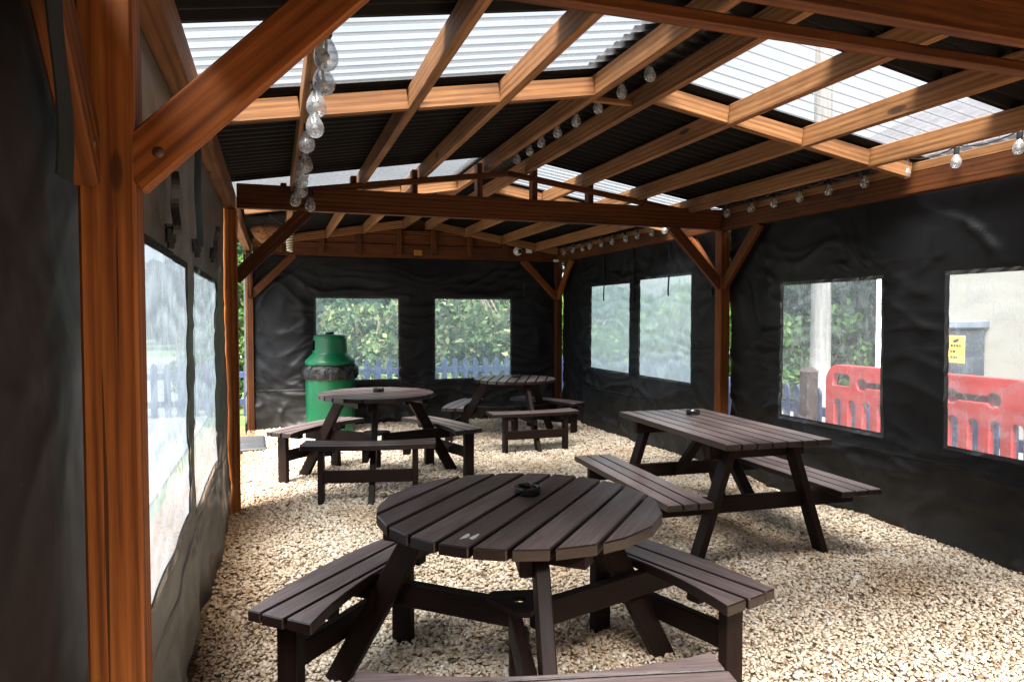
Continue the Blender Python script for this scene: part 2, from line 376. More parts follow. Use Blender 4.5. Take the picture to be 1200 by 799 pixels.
# ---------------------------------------------------------------- timber shelter
XL, XR = -.305, 3.985                # post centre lines
YP = (1.603, 5.65, 9.70)             # truss lines
ZT, ZTT = 2.26, 2.44                 # tie beam underside / top
RX, SL = 1.86, .165                  # ridge x, roof slope
def zp(x): return 2.69-SL*abs(x-RX)  # purlin underside
def zs(x): return zp(x)+.116         # sheet rests here
PX = (.15, .67, 1.15, 1.69, 2.03, 2.55, 3.08, 3.60)
Y0, Y1 = -.05, 9.95
RUST = simple('rusty_steel', (.10, .062, .042), .55, .4, .5, nscale=60, amount=.5)
sh = empty('timber_shelter', (XL, YP[0], 0))
tag(sh, 'open timber framed smoking shelter with brown stained posts and striped clear roof panels', 'shelter')
OFF = Vector((XL, YP[0], 0))
def B(name, p0, p1, w, h, mat, **k):
    return beam(name, Vector(p0)-OFF, Vector(p1)-OFF, w, h, mat, sh, **k)
for y in YP:
    for x in (XL, XR):
        zt = ZTT if y != YP[0] else 2.42
        B('post', (x, y, -.05), (x, y, 2.255), .10, .10, WOOD if y != YP[2] else SHADEDW, bev=.006)
# tie beams
B('tie_beam', (XL-.05, YP[0]-.078, 2.352), (XR+.05, YP[0]-.078, 2.352), .045, .18, SHADEDW)
B('tie_beam', (XL+.052, YP[0]+.07, 2.262), (XR-.052, YP[0]+.07, 2.262), .045, .035, SHADEDW)
for y in YP[1:]:
    B('tie_beam', (XL+.052, y-.02, 2.352), (XR-.052, y-.02, 2.352), .07, .18, SHADEDW)
B('tie_beam', (.25, YP[2]-.012, 2.513), (3.50, YP[2]-.012, 2.513), .045, .13, SHADEDW)
B('tie_beam', (1.0, YP[2]-.012, 2.612), (2.72, YP[2]-.012, 2.612), .045, .056, SHADEDW)
# thin top chords of the middle truss and its little struts
for x0, x1 in ((-.2, RX-.002), (3.93, RX+.002)):
    B('truss_chord', (x0, YP[1]-.03, 2.648-.14*abs(x0-RX)), (x1, YP[1]-.03, 2.648), .045, .045, SHADEDW)
for x in PX:
    xs = x-.072 if x < 1.9 else x+.072
    B('truss_strut', (xs, YP[1]+.02, 2.445), (xs, YP[1]+.02, zp(x)+.06), .045, .095, SHADEDW, up=(0, 1, 0))
    B('truss_strut', (xs, YP[2]-.075, 2.30), (xs, YP[2]-.075, zp(x)-.01), .075, .045, SHADEDW, up=(0, 1, 0))
# eave beams (wall plates) and purlins
for x in (XL, XR): B('eave_beam', (x, Y0, 2.325), (x, Y1, 2.325), .075, .135, SHADEDW if x > 0 else PALE)
B('eave_beam', (XR-.012, Y0, 2.424), (XR-.012, Y1, 2.424), .05, .058, PALE)
for x in PX:
    B('purlin', (x, Y0, zp(x)+.058), (x, Y1, zp(x)+.058), .046, .116, PALE)
# noggins between the purlins, under every sheet joint
xs = [XL+.04]+list(PX)+[XR-.04]
for yj in (.55, 3.555, 6.585, 9.55):
    for i, (a, b) in enumerate(zip(xs, xs[1:])):
        if i == 4: continue
        a2, b2 = a+.025, b-.025
        B('noggin', (a2, yj, zp(a2)+.053), (b2, yj, zp(b2)+.053), .045, .10, PALE)
B('noggin', (1.715, 3.75, 2.71), (2.005, 3.75, 2.71), .03, .03, PALE)
# knee braces: across each truss and along each eave
def brace(pa, pb):
  o = B('knee_brace', pa, pb, .045, .095, WOOD if (abs(pa[1]-YP[0]) < .028 and pa[0] < 0) or pa[1] > YP[1]+.02 and pa[0] > 3.9 else SHADEDW, bev=.004)
  L = (Vector(pb)-Vector(pa)).length/2-.075
  for sx in (-1, 1):
    for sy in (-1, 1):
      bm = bmesh.new(); lathe(bm, [(0, .0045), (.0075, .003), (.0115, 0), (.0115, -.002)], 12)
      c = bm_obj('bolt', bm, RUST, o, True); c.matrix_local = Matrix.Translation((sx*L, sy*.0228, .012*sx)) @ Matrix.Rotation(-sy*PI/2, 4, 'X')
for y in YP:
    for x, s in ((XL, 1), (XR, -1)):
        yy = y-.02 if y != YP[0] else y-.025
        brace((x+s*.03, yy, 1.74), (x+s*.56, yy, 2.27))
for x, s in ((XL, 1), (XR, -1)):
    for y, d in ((YP[0], -1), (YP[0], 1), (YP[1], -1), (YP[1], 1), (YP[2], -1)):
        if x < 0 and y == YP[0] and d > 0: continue
        if x < 0 and y == YP[1] and d < 0: continue
        xb = x+s*.01 if not (x < 0 and d < 0 and y == YP[0]) else x-.032
        brace((xb, y+d*.03, 1.74), (xb, y+d*.54, 2.265))
# far gable boards
bm = bmesh.new()
prism(bm, [(XL-.05, 2.40), (XR+.05, 2.40), (XR+.05, 2.44), (RX, 2.79), (XL-.05, 2.44)], 0, .02, 0)
g = bm_obj('gable_board', bm, SHADEDW, sh); g.matrix_local = Matrix.Translation(Vector((0, 9.80, 0))-OFF) @ Matrix.Rotation(PI/2, 4, 'X')
# corrugated sheets
def sheet(name, side, ya, yb, mat, lift=0.0, label=None):
    ny = max(2, int((yb-ya)/.0125)); ys = np.linspace(ya, yb, ny)
    if side < 0: xa, xb = XL-.16, RX-.03
    else: xa, xb = RX+.03, XR+.16
    xs_ = np.linspace(xa, xb, 6)
    me = grid_mesh(name, xs_, ys, lambda X, Y: 2.69+.116-SL*np.abs(X-RX)+.020+.016*np.cos(2*PI*Y/.1)+lift)
    V = np.empty(len(me.vertices)*3, np.float32); me.vertices.foreach_get('co', V); V = V.reshape(-1, 3)-np.array(OFF)*np.array([1, 0, 1]); V[:, 1] -= 0
    me.vertices.foreach_set('co', V.ravel()); o = link(name, me, mat, sh, True); o.location = (0, -OFF.y, 0)
    if label: o['label'] = label
    return o
for sd in (-1, 1):
    for ya, yb, m in ((-.10, .56, 0),  (.52, 2.72, 0), (2.68, 3.54, 1), (3.50, 5.72, 0), (5.70, 6.57, 1), (6.54, 8.72, 0), (8.68, 10.02, 0)):
        pass
        sheet('clear_roof_sheet' if m else 'roof_sheet', sd, ya, yb, CLEARROOF if m else DARKROOF, .004 if m else 0, 'translucent corrugated roof sheet' if m else None)
for s in (-1, 1):
    bm = bmesh.new(); ny = 380
    ys = np.linspace(-.10, 10.02, ny)
    me = grid_mesh('ridge_cap', np.linspace(RX, RX+s*.24, 3), ys, lambda X, Y: 2.69+.116-SL*np.abs(X-RX)+.046+.012*np.cos(2*PI*Y/.1)*np.clip(np.abs(X-RX)/.24, 0, 1))
    o = link('ridge_cap', me, DARKROOF, sh, True); o.location = -OFF; bm.free()

# ---------------------------------------------------------------- pvc side sheets
def ridge(p):
    return (1-min(1.0, abs(noise.noise(p))*2.6))**2
def wr(u, v, seed, amp, wins):
    sd = seed*3.1; flat = .40 if seed == 5 else .22
    d = noise.noise(Vector((u*.8+sd, v*.8, sd)))*.7                                  # slow billow
    wob = noise.noise(Vector((u*1.7, v*1.7, sd+4)))
    # drag folds: slanting, long and narrow, strongest towards the hung corners
    a = u*.64+v*.77+wob*.22; b = u*.77-v*.64
    c = -u*.55+v*.83+wob*.2; e = u*.83+v*.55
    m1 = max(0.0, noise.noise(Vector((u*.7+sd, v*.7, 9)))*1.6+.35); m2 = max(0.0, noise.noise(Vector((u*.7+sd, v*.7, 19)))*1.6+.15)
    d += .32*m1*ridge(Vector((a*4.6, b*.9, sd)))+.32*m2*ridge(Vector((c*4.6, e*.9, sd+7)))
    # sagging gathers that run level between and under the windows
    near = 0.0
    for (u0, u1, v0, v1) in wins:
        du = max(u0-u, 0, u-u1); near = max(near, math.exp(-(du/.30)**2)*(1 if v0-.25 < v < v1+.15 else .25))
    d += .36*near*ridge(Vector((u*1.1, v*7.5+wob*1.1, sd+2)))
    d += .13*ridge(Vector((u*.9, v*5.0+wob*1.4, sd+13)))
    low = min(1.0, max(0.0, (.62-v)/.5)); d += low*(1.0*noise.noise(Vector((u*2.1, v*2.6, sd+9)))+.45*ridge(Vector((u*2.6+wob, v*3.4, sd+21))))
    # pulled flat round the stiff panes
    k = 1.0
    for (u0, u1, v0, v1) in wins:
        dd = max(max(u0-u, 0, u-u1), max(v0-v, 0, v-v1)); k = min(k, flat+(1-flat)*min(1.0, dd/.16))
    edge = min(1.0, max(0.0, (2.3-v)/.3))
    return d*amp*edge*k
def curtain(name, label, org, ud, ul, nrm, z0, z1, wins, seed, amp, mat=None, vin=None, bottom=None, seam=.5):
    org, ud, nrm = Vector(org), Vector(ud), Vector(nrm)
    mat = mat or TARP; vin = vin or VINYL
    us = set(np.round(np.linspace(0, ul, max(2, int(ul/.021))), 4)); vs = set(np.round(np.linspace(z0, z1, int((z1-z0)/.021)), 4))
    for w in wins:
        us |= {w[0], w[1]}; vs |= {w[2], w[3]}
    def clean(s, keep):
        out = []
        for a in sorted(s):
            if out and a-out[-1] < .012:
                if a in keep: out[-1] = a
                continue
            out.append(a)
        return out
    us = clean(us, {x for w in wins for x in w[:2]}); vs = clean(vs, {x for w in wins for x in w[2:]})
    P = lambda u, v, k=1.0, off=0.0: ud*u+Vector((0, 0, 1))*v+nrm*(wr(u, v, seed, amp, wins)*k+off)
    cache = {}
    def build(sel, off=0.0, tex=None):
        V = {}; bm = bmesh.new()
        for i in range(len(us)-1):
            for j in range(len(vs)-1):
                if not sel((us[i]+us[i+1])/2, (vs[j]+vs[j+1])/2): continue
                q = []
                for a, b in ((i, j), (i+1, j), (i+1, j+1), (i, j+1)):
                    if (a, b) not in V:
                        vv = vs[b]
                        V[a, b] = bm.verts.new(P(us[a], vv if bottom is None or b else vv+bottom(us[a]), 1.0, off))
                    q.append(V[a, b])
                bm.faces.new(q)
        return bm
    inw = lambda u, v, w, m=0.0: w[0]-m < u < w[1]+m and w[2]-m < v < w[3]+m
    o = bm_obj(name, build(lambda u, v: not any(inw(u, v, w) for w in wins)), mat, None, True); o.location = org
    md = o.modifiers.new('thick', 'SOLIDIFY'); md.thickness = .003; md.offset = 0
    tag(o, label, 'curtain', 'black pvc sheets hung around the shelter')
    for w in wins:
        pn = bm_obj('window_pane', build(lambda u, v: inw(u, v, w)), vin, o, True)
        # welded hem strip round the pane
        bm = bmesh.new(); hw = .026
        def strip(pts):
            prev = None
            for (ua, va, ub, vb) in pts:
                a = bm.verts.new(P(ua, va, 1, .006)); b = bm.verts.new(P(ub, vb, 1, .006))
                if prev: bm.faces.new((prev[0], a, b, prev[1]))
                prev = (a, b)
        n = 24
        ulin = np.linspace(w[0]-hw, w[1]+hw, n); vlin = np.linspace(w[2], w[3], n)
        strip([(u, w[2]-hw, u, w[2]) for u in ulin]); strip([(u, w[3], u, w[3]+hw) for u in ulin])
        strip([(w[0]-hw, v, w[0], v) for v in vlin]); strip([(w[1], v, w[1]+hw, v) for v in vlin])
        bm_obj('hem', bm, HEM, pn)
    if len(wins) and seam:
        bm = bmesh.new(); prev = None
        for u in np.linspace(.02, ul-.02, int(ul/.03)):
            zz = seam+.012*math.sin(u*1.3+seed)
            q = [bm.verts.new(P(u, zz+d_, 1, o_)) for d_, o_ in ((-.016, .001), (-.011, .005), (.011, .005), (.016, .001))]
            if prev:
                for k in range(3): bm.faces.new((prev[k], q[k], q[k+1], prev[k+1]))
            prev = q
        bm_obj('seam', bm, mat, o, True)
    return o, (lambda u, v, off=0.0: P(u, v, 1.0, off))
def strap(cur, P, ud, nrm, u, z1, z0, width=.035, buckle=True, mat=None, swing=0.0, off=.016):
    bm = bmesh.new(); prev = None; n = 14
    for i in range(n+1):
        t = i/n; c = P(u, z1, off).lerp(P(u+swing, z0, off), t)+Vector(nrm)*.006*math.sin(t*9); d = Vector(ud)*width/2
        a, b = bm.verts.new(c-d), bm.verts.new(c+d)
        if prev: bm.faces.new((prev[0], a, b, prev[1]))
        prev = (a, b)
    s = bm_obj('strap', bm, mat or STRAP, cur); md = s.modifiers.new('thick', 'SOLIDIFY'); md.thickness = .003
    if buckle:
        bm = bmesh.new(); M, _ = frame_along(P(u+swing, z0-.04, .024), P(u+swing, z0+.035, .024), nrm)
        add_box(bm, 0, 0, 0, .05, width*1.25, .016, .004); add_box(bm, -.034, 0, 0, .022, width*.8, .012, .003); add_box(bm, .03, 0, .003, .012, width*1.4, .012, .003)
        b = bm_obj('buckle', bm, BUCKLE, s); b.matrix_local = M
    return s
# left bay nearest the camera
c, P = curtain('side_curtain', 'plain black sheet at the extreme left beside the nearest post with a wide hanging strap', (-.392, .45, 0), (0, 1, 0), 1.32, (1, 0, 0), .0, 2.26, [], 3, .035)
strap(c, P, (0, 1, 0), (1, 0, 0), .795, 2.25, 1.67, .085, False, off=.088)
# left middle bay
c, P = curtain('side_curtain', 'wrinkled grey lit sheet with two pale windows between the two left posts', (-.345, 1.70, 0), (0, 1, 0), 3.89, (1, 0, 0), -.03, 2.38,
    [(.20, 1.44, .66, 1.655), (1.71, 2.86, .60, 1.66)], 5, .045, TARP_BACKLIT, VINYL_L)
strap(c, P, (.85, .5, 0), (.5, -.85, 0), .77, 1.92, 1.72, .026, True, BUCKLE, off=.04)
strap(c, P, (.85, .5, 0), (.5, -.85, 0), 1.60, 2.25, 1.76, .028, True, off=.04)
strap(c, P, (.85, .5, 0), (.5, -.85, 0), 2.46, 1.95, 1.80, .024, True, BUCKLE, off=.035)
# far wall
c, P = curtain('side_curtain', 'black sheet closing the far end with two windows onto a blue picket fence', (-.26, 9.735, 0), (1, 0, 0), 4.31, (0, -1, 0), -.03, 2.27,
    [(.785, 1.88, .605, 1.705), (2.40, 3.51, .585, 1.705)], 11, .085, vin=VINYL_B)
strap(c, P, (1, 0, 0), (0, -1, 0), 2.13, 2.26, 1.68, .022, False)
strap(c, P, (1, 0, 0), (0, -1, 0), 3.72, 2.0, 1.75, .02, False, BUCKLE)
# right far bay
c, P = curtain('side_curtain', 'black sheet between the two furthest right posts with two milky windows', (4.065, 9.64, 0), (0, -1, 0), 3.92, (-1, 0, 0), -.02, 2.28,
    [(.95, 2.02, .775, 1.86), (2.28, 3.36, .775, 1.885)], 17, .075, vin=VINYL_M)
for u, zb in ((1.35, 1.66), (2.12, 1.62), (2.94, 1.68)): strap(c, P, (0, -1, 0), (-1, 0, 0), u, 2.3, zb, .03, False)
strap(c, P, (0, -1, 0), (-1, 0, 0), 3.74, 1.86, 1.66, .03, False, BUCKLE)
# right near bay
c, P = curtain('side_curtain', 'black sheet at right with two clear windows showing a red barrier outside', (4.065, 5.638, 0), (0, -1, 0), 4.0, (-1, 0, 0), .0, 2.28,
    [(.737, 1.757, .625, 1.72), (2.277, 3.347, .635, 1.72)], 23, .085, bottom=lambda u: .012*math.sin(u*4))
c, P = curtain('side_curtain', 'unseen black sheet added on the right near the open end to cut side light', (4.065, 1.58, 0), (0, -1, 0), 1.6, (-1, 0, 0), .0, 2.28, [], 29, .06)  # out of view, added to darken the near left sheet opposite
# narrow vinyl door strip tied back at the far left post
c, P = curtain('door_curtain', 'narrow clear vinyl strip tied back beside the far left corner post', (-.345, 9.0, 0), (0, 1, 0), .62, (1, 0, 0), .04, 2.24, [(.06, .56, .15, 2.1)], 31, .02, TARP_BACKLIT, VINYL)
c['category'] = 'door curtain'
if 'group' in c: del c['group']

# ---------------------------------------------------------------- round picnic tables
PR, PZT, PZS = .507, .786, .463
def round_top(n=9):
    bm = bmesh.new(); p = 2*PR/n
    for k in range(n):
        ya, yb = -PR+k*p+.0065, -PR+(k+1)*p-.0065
        if k == 0: ya = -PR+.006
        if k == n-1: yb = PR-.006
        xr = lambda y: math.sqrt(max(PR*PR-y*y, 1e-4))
        yy = np.array([ya, .5*(ya+yb), yb]) if k in (0, n-1) else np.array([ya, yb])
        poly = [(-xr(y), y) for y in yy[::-1]]+[(xr(y), y) for y in yy]
        prism(bm, poly, PZT-.034, PZT, .004)
    return bm
def bench_seat():
    bm = bmesh.new()
    inner = lambda x: .592-.085*(x/.525)**2
    outer = lambda x: .832-.050*(x/.522)**2
    xe = .522
    X = np.linspace(-xe, xe, 13)
    prism(bm, [(x, inner(x)) for x in X]+[(xe, .612), (-xe, .612)], PZS-.036, PZS, .004)
    prism(bm, [(-xe-.006, .622), (xe+.006, .622), (xe+.006, .716), (-xe-.006, .716)], PZS-.036, PZS, .004)
    X2 = np.linspace(xe, -xe, 13)
    prism(bm, [(-xe, .726), (xe, .726)]+[(x, outer(x)) for x in X2], PZS-.036, PZS, .004)
    return bm
def make_round_table():
    t = empty('round_picnic_table'); t['category'] = 'picnic table'; t['group'] = 'round six seat picnic tables'
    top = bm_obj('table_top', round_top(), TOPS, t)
    def ang(k): return rad(-90+120*k)
    for y0 in (-.30, .30):
        w = math.sqrt(PR*PR-y0*y0)-.05
        b = beam('batten', (y0, -w, PZT-.034-.024), (y0, w, PZT-.034-.024), .075, .045, PAINT, top)
    for k in range(3):
        a = ang(k); u = Vector((math.cos(a), math.sin(a), 0)); v = Vector((-u.y, u.x, 0)); z = Vector((0, 0, 1))
        beam('leg', u*.345+z*(PZT-.04)+v*.025, u*.806+v*.025-z*.03, .045, .095, PAINT, t)
        beam('rail', u*.045-v*.022+z*.372, u*.80-v*.022+z*.372, .044, .095, PAINT, t)
        beam('leg_head', u*.26+v*-.02+z*(PZT-.08), u*.40+v*-.02+z*(PZT-.08), .044, .085, PAINT, t)
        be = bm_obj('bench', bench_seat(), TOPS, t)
        be.rotation_euler = (0, 0, a-PI/2)            # local Y looks outwards
        for s in (-1, 1):
            beam('bench_leg', (s*.364, .735, PZS-.038), (s*.364, .735, -.03), .045, .095, PAINT, be)
            beam('bench_batten', (s*.30, .59, PZS-.036-.022), (s*.30, .80, PZS-.036-.022), .06, .043, PAINT, be)
        beam('bench_stretcher', (-.34, .762, .215), (.34, .762, .215), .040, .095, PAINT, be)
    # parasol plate and the socket block under it
    bm = bmesh.new(); R1 = .125; tri = []
    for k in range(3):
        a0 = ang(k)
        for d in (-.22, .22): tri.append((R1*math.cos(a0+d), R1*math.sin(a0+d)))
    hole = [(.027*math.cos(2*PI*i/18), .027*math.sin(2*PI*i/18)) for i in range(18)]
    zt = .438
    for zz, fl in ((zt, 1), (zt-.018, -1)):
        vo = [bm.verts.new((x, y, zz)) for x, y in tri]; vh = [bm.verts.new((x, y, zz)) for x, y in hole]
        es = [bm.edges.new((vo[i], vo[(i+1) % 6])) for i in range(6)]+[bm.edges.new((vh[i], vh[(i+1) % 18])) for i in range(18)]
        bmesh.ops.triangle_fill(bm, use_beauty=True, use_dissolve=False, edges=es)
        if fl > 0: top_o, top_h = vo, vh
        else:
            for A, Bv in ((top_o, vo), (top_h, vh)):
                for i in range(len(A)): bm.faces.new((A[i], A[(i+1) % len(A)], Bv[(i+1) % len(A)], Bv[i]))
    bm_obj('parasol_plate', bm, PAINT, t)
    bm = bmesh.new(); add_box(bm, 0, 0, .225, .07, .07, .20, .005); bm_obj('parasol_socket', bm, PAINT, t)
    return t
proto = make_round_table()
tabs = [((.829, 2.383, 0), -.226, rad(48), 'large round slatted picnic table in the foreground with white paint marks on its top'),
        ((.85, 6.296, 0), -.221, rad(18), 'round brown picnic table standing in front of the green bin'),
        ((2.803, 8.222, -.087), .001, rad(66), 'smallest looking round picnic table in the far corner by the right corner post')]
for i, (loc, th, pa, lab) in enumerate(tabs):
    t = proto if i == 0 else copy_tree(proto)
    t.location = loc; t.rotation_euler = (0, 0, th); t['label'] = lab
    for ch in t.children:
        if ch.name.startswith('table_top'): ch.rotation_euler = (0, 0, pa-th)
    if i == 0:
        tp = [ch for ch in t.children if ch.name.startswith('table_top')][0]
# two dried splashes of white paint on the front table
Mw = Matrix.Translation(Vector((.829, 2.383, 0)))
bm = bmesh.new()
for k, (px, py) in enumerate(((.548, 2.075), (.572, 2.062))):
    c, s = math.cos(rad(48)), math.sin(rad(48)); ring = []
    for i in range(16):
        a = 2*PI*i/16; r = 1+.18*math.sin(3*a+k*2); x, y = .028*r*math.cos(a), .0090*r*math.sin(a)
        ring.append(bm.verts.new((px-.829+c*x-s*y, py-2.383+s*x+c*y, PZT+.0012)))
    bm.faces.new(ring)
o = bm_obj('paint_mark', bm, WHITE_P, proto); o.matrix_local = Matrix.Rotation(.226, 4, 'Z')

# ---------------------------------------------------------------- rectangular picnic table
def make_rect_table():
    t = empty('picnic_table', (2.80, 4.07, 0), rad(-3)); tag(t, 'rectangular brown A frame picnic table with two bench seats beside the right hand sheet', 'picnic table')
    L, W, zt, zb = 1.46, .715, .735, .415
    bm = bmesh.new(); n = 7; p = W/n
    for k in range(n):
        y = -W/2+(k+.5)*p; add_box(bm, 0, y, zt-.018, L, p-.007, .036, .004)
    top = bm_obj('table_top', bm, TOPS, t); top.rotation_euler = (0, 0, PI/2)
    for s in (-1, 1):
        bm = bmesh.new()
        for k in range(3): add_box(bm, 0, s*(.575+(k-1)*.098), zb-.018, L, .091, .036, .004)
        o = bm_obj('bench_seat', bm, TOPS, t); o.rotation_euler = (0, 0, PI/2)
    for y in (-.54, .54):
        d = 1 if y > 0 else -1
        for s in (-1, 1):
            beam('leg', (s*.205, y, zt-.04), (s*.455, y, -.05), .045, .095, PAINT, t, up=(0, 1, 0)).rotation_mode
        beam('cross_rail', (-.70, y+d*-.046, zb-.085), (.70, y+d*-.046, zb-.085), .044, .095, PAINT, t)
        beam('top_cleat', (-.33, y+d*-.046, zt-.082), (.33, y+d*-.046, zt-.082), .044, .09, PAINT, t)
        beam('diagonal_brace', (0, y-d*.075, zb-.10), (0, d*.08, zt-.06), .07, .044, PAINT, t)
        for s in (-1, 1):
            for (bx, bz) in ((s*.338, .345), (s*.328, .315), (s*.225, .665)):
                bm = bmesh.new(); bmesh.ops.create_uvsphere(bm, u_segments=8, v_segments=5, radius=.007)
                o = bm_obj('bolt', bm, STEEL, t, True); o.location = (bx, y+d*.0235, bz); o.scale = (1, .5, 1)
    return t
STEEL = simple('galvanised_steel', (.45, .45, .46), .35, .5, .9, nscale=30, amount=.1)
make_rect_table()

# ---------------------------------------------------------------- ashtrays
def make_ashtray():
    bm = bmesh.new(); lathe(bm, [(0, 0), (.046, 0), (.050, .004), (.051, .030), (.050, .033), (.046, .033), (.043, .030), (.041, .010), (0, .008)], 36)
    for v in bm.verts:
        if v.co.z > .0295:
            a = math.atan2(v.co.y, v.co.x)
            for k in range(3):
                if abs((a-k*2*PI/3-.4+PI) % (2*PI)-PI) < .11: v.co.z -= .008
    me = bpy.data.meshes.new('ashtray'); bm.to_mesh(me); bm.free(); me.materials.append(BLACK)
    for p in me.polygons: p.use_smooth = True
    return me
am = make_ashtray()
for loc, lab in (((.905, 2.50, PZT), 'black ashtray on the foreground round table'), ((.88, 6.37, PZT), 'black ashtray on the round table in front of the green bin'),
                 ((2.86, 8.32, PZT-.087), 'black ashtray on the round table in the far corner'), ((2.93, 4.50, .735), 'black ashtray on the rectangular table')):
    o = bpy.data.objects.new('ashtray', am); COL.objects.link(o); o.location = loc; tag(o, lab, 'ashtray', 'black ashtrays on the tables')
    o.rotation_euler = (0, 0, loc[0]*3)

# ---------------------------------------------------------------- litter bin
def make_bin():
    t = empty('litter_bin', (.665, 9.2, -.01), rad(-58)); tag(t, 'tall green plastic litter bin with hooded lid and black bag', 'bin')
    bm = bmesh.new(); lathe(bm, [(0, 0), (.285, 0), (.292, .03), (.297, .06), (.308, .82), (.312, .84), (.30, .845), (.29, .80)], 48); bm_obj('body', bm, BIN_G, t, True)
    bm = bmesh.new(); seg = 96; prof = [(.315, .86), (.335, .84), (.345, .80), (.340, .74), (.330, .70), (.318, .69)]
    rings = []
    for j, (r, z) in enumerate(prof):
        rings.append([bm.verts.new(((r+.020*noise.noise(Vector((math.cos(2*PI*i/seg)*5, math.sin(2*PI*i/seg)*5, j*.9)))+.012*math.sin(i*.9+j))*math.cos(2*PI*i/seg),
                                    (r+.020*noise.noise(Vector((math.cos(2*PI*i/seg)*5, math.sin(2*PI*i/seg)*5, j*.9)))+.012*math.sin(i*.9+j))*math.sin(2*PI*i/seg),
                                    z+(.03*noise.noise(Vector((math.cos(2*PI*i/seg)*3, math.sin(2*PI*i/seg)*3, 7))) if j > 2 else 0))) for i in range(seg)])
    for a, b in zip(rings, rings[1:]):
        for i in range(seg): bm.faces.new((a[i], a[(i+1) % seg], b[(i+1) % seg], b[i]))
    bm_obj('bin_bag', bm, BAG, t, True)
    bm = bmesh.new(); lathe(bm, [(.30, .862), (.306, .865), (.310, .905), (.300, .925), (.222, 1.00), (.215, 1.015)], 48); h = bm_obj('hood_skirt', bm, BIN_G, t, True)
    # drum with a posting slot cut in it
    bm = bmesh.new(); seg = 60; zs_ = [1.012, 1.05, 1.17, 1.20, 1.215]; rr = [.215, .212, .206, .206, .195]; g0, g1 = 38, 44
    R_ = [[bm.verts.new((r*math.cos(2*PI*i/seg), r*math.sin(2*PI*i/seg), z)) for i in range(seg)] for r, z in zip(rr, zs_)]
    for j in range(4):
        for i in range(seg):
            if j == 1 and g0 <= i < g1: continue
            bm.faces.new((R_[j][i], R_[j][(i+1) % seg], R_[j+1][(i+1) % seg], R_[j+1][i]))
    hd = bm_obj('hood', bm, BIN_G, t, True)
    bm = bmesh.new()
    lathe(bm, [(.19, 1.03), (.19, 1.19)], 40); bm_obj('hood_liner', bm, BUCKLE, hd, True)
    bm = bmesh.new(); lathe(bm, [(.196, 1.213), (.205, 1.222), (.19, 1.236), (.06, 1.250), (0, 1.25)], 48); bm_obj('lid', bm, BIN_G, t, True)
    bm = bmesh.new(); lathe(bm, [(.04, 1.245), (.055, 1.262), (.058, 1.275), (.03, 1.280), (0, 1.28)], 20); bm_obj('knob', bm, BUCKLE, t, True)
make_bin()

# ---------------------------------------------------------------- festoon lights
def bulb_mesh():
    bm = bmesh.new(); lathe(bm, [(.012, -.034), (.014, -.044), (.022, -.058), (.029, -.074), (.031, -.088), (.028, -.103), (.019, -.115), (.008, -.120), (0, -.121)], 20)
    me = bpy.data.meshes.new('bulb'); bm.to_mesh(me); bm.free(); me.materials.append(GLASS)
    for p in me.polygons: p.use_smooth = True
    bm = bmesh.new(); lathe(bm, [(0, .010), (.013, .010), (.016, .002), (.016, -.034), (.013, -.040), (0, -.040)], 14)
    ms = bpy.data.meshes.new('socket'); bm.to_mesh(ms); bm.free(); ms.materials.append(BUCKLE)
    bm = bmesh.new(); lathe(bm, [(0, -.040), (.004, -.04), (.004, -.075), (.010, -.082), (.010, -.088), (0, -.092)], 8)
    mf = bpy.data.meshes.new('filament'); bm.to_mesh(mf); bm.free(); mf.materials.append(simple('filament_support', (.55, .5, .42), .3, nscale=20))
    return me, ms, mf
BM = bulb_mesh()
def festoon(label, pts, extra=(), sc=1.0):
    t = empty('festoon_lights', pts[0]); tag(t, label, 'string lights', 'festoon bulb strings under the roof')
    o0 = Vector(pts[0]); cp = []
    allp = [Vector(p) for p in list(extra)+list(pts)]
    for a, b in zip(allp, allp[1:]):
        for k in range(6):
            s = k/6; p = a.lerp(b, s); p.z += .012-.03*4*s*(1-s)*min(1, (b-a).length/.3); cp.append(p-o0)
    cp.append(allp[-1]-o0+Vector((0, 0, .012)))
    bm = bmesh.new(); tube(bm, cp, .004, 6); bm_obj('cable', bm, BUCKLE, t)
    for p in pts:
        b = bpy.data.objects.new('bulb', BM[0]); COL.objects.link(b); b.parent = t; b.location = Vector(p)-o0; b.scale = (sc,)*3
        b.rotation_euler = (random.uniform(-.14, .14), random.uniform(-.14, .14), random.uniform(0, 3))
        for m, nm in ((BM[1], 'socket'), (BM[2], 'filament')):
            s = bpy.data.objects.new(nm, m); COL.objects.link(s); s.parent = b
festoon('string of clear bulbs hanging under the purlin nearest the left eave', [(.17, y, 2.42) for y in (2.40, 2.69, 3.0, 3.32, 3.65, 4.14, 4.40, 4.66, 5.0, 5.42)]+[(.27, 5.52, 2.40)], sc=1.3)
festoon('string of clear bulbs along the right eave beam above the black sheets', [(3.9, y, 2.47) for y in (2.5, 2.82, 3.2, 3.55, 3.9, 4.233, 4.538, 4.846, 5.132, 5.457, 5.748)]+[(3.9, 6.19, 2.50)]+[(3.9, y, 2.445) for y in (6.53, 6.83, 7.135, 7.44, 7.75, 8.08, 8.38, 8.65, 8.93, 9.28)], sc=1.0)
festoon('string of clear bulbs tucked between the twin ridge purlins', [(1.86, y, 2.80) for y in (3.3, 3.6, 3.908, 4.225, 4.528, 4.82, 5.11, 5.40)])

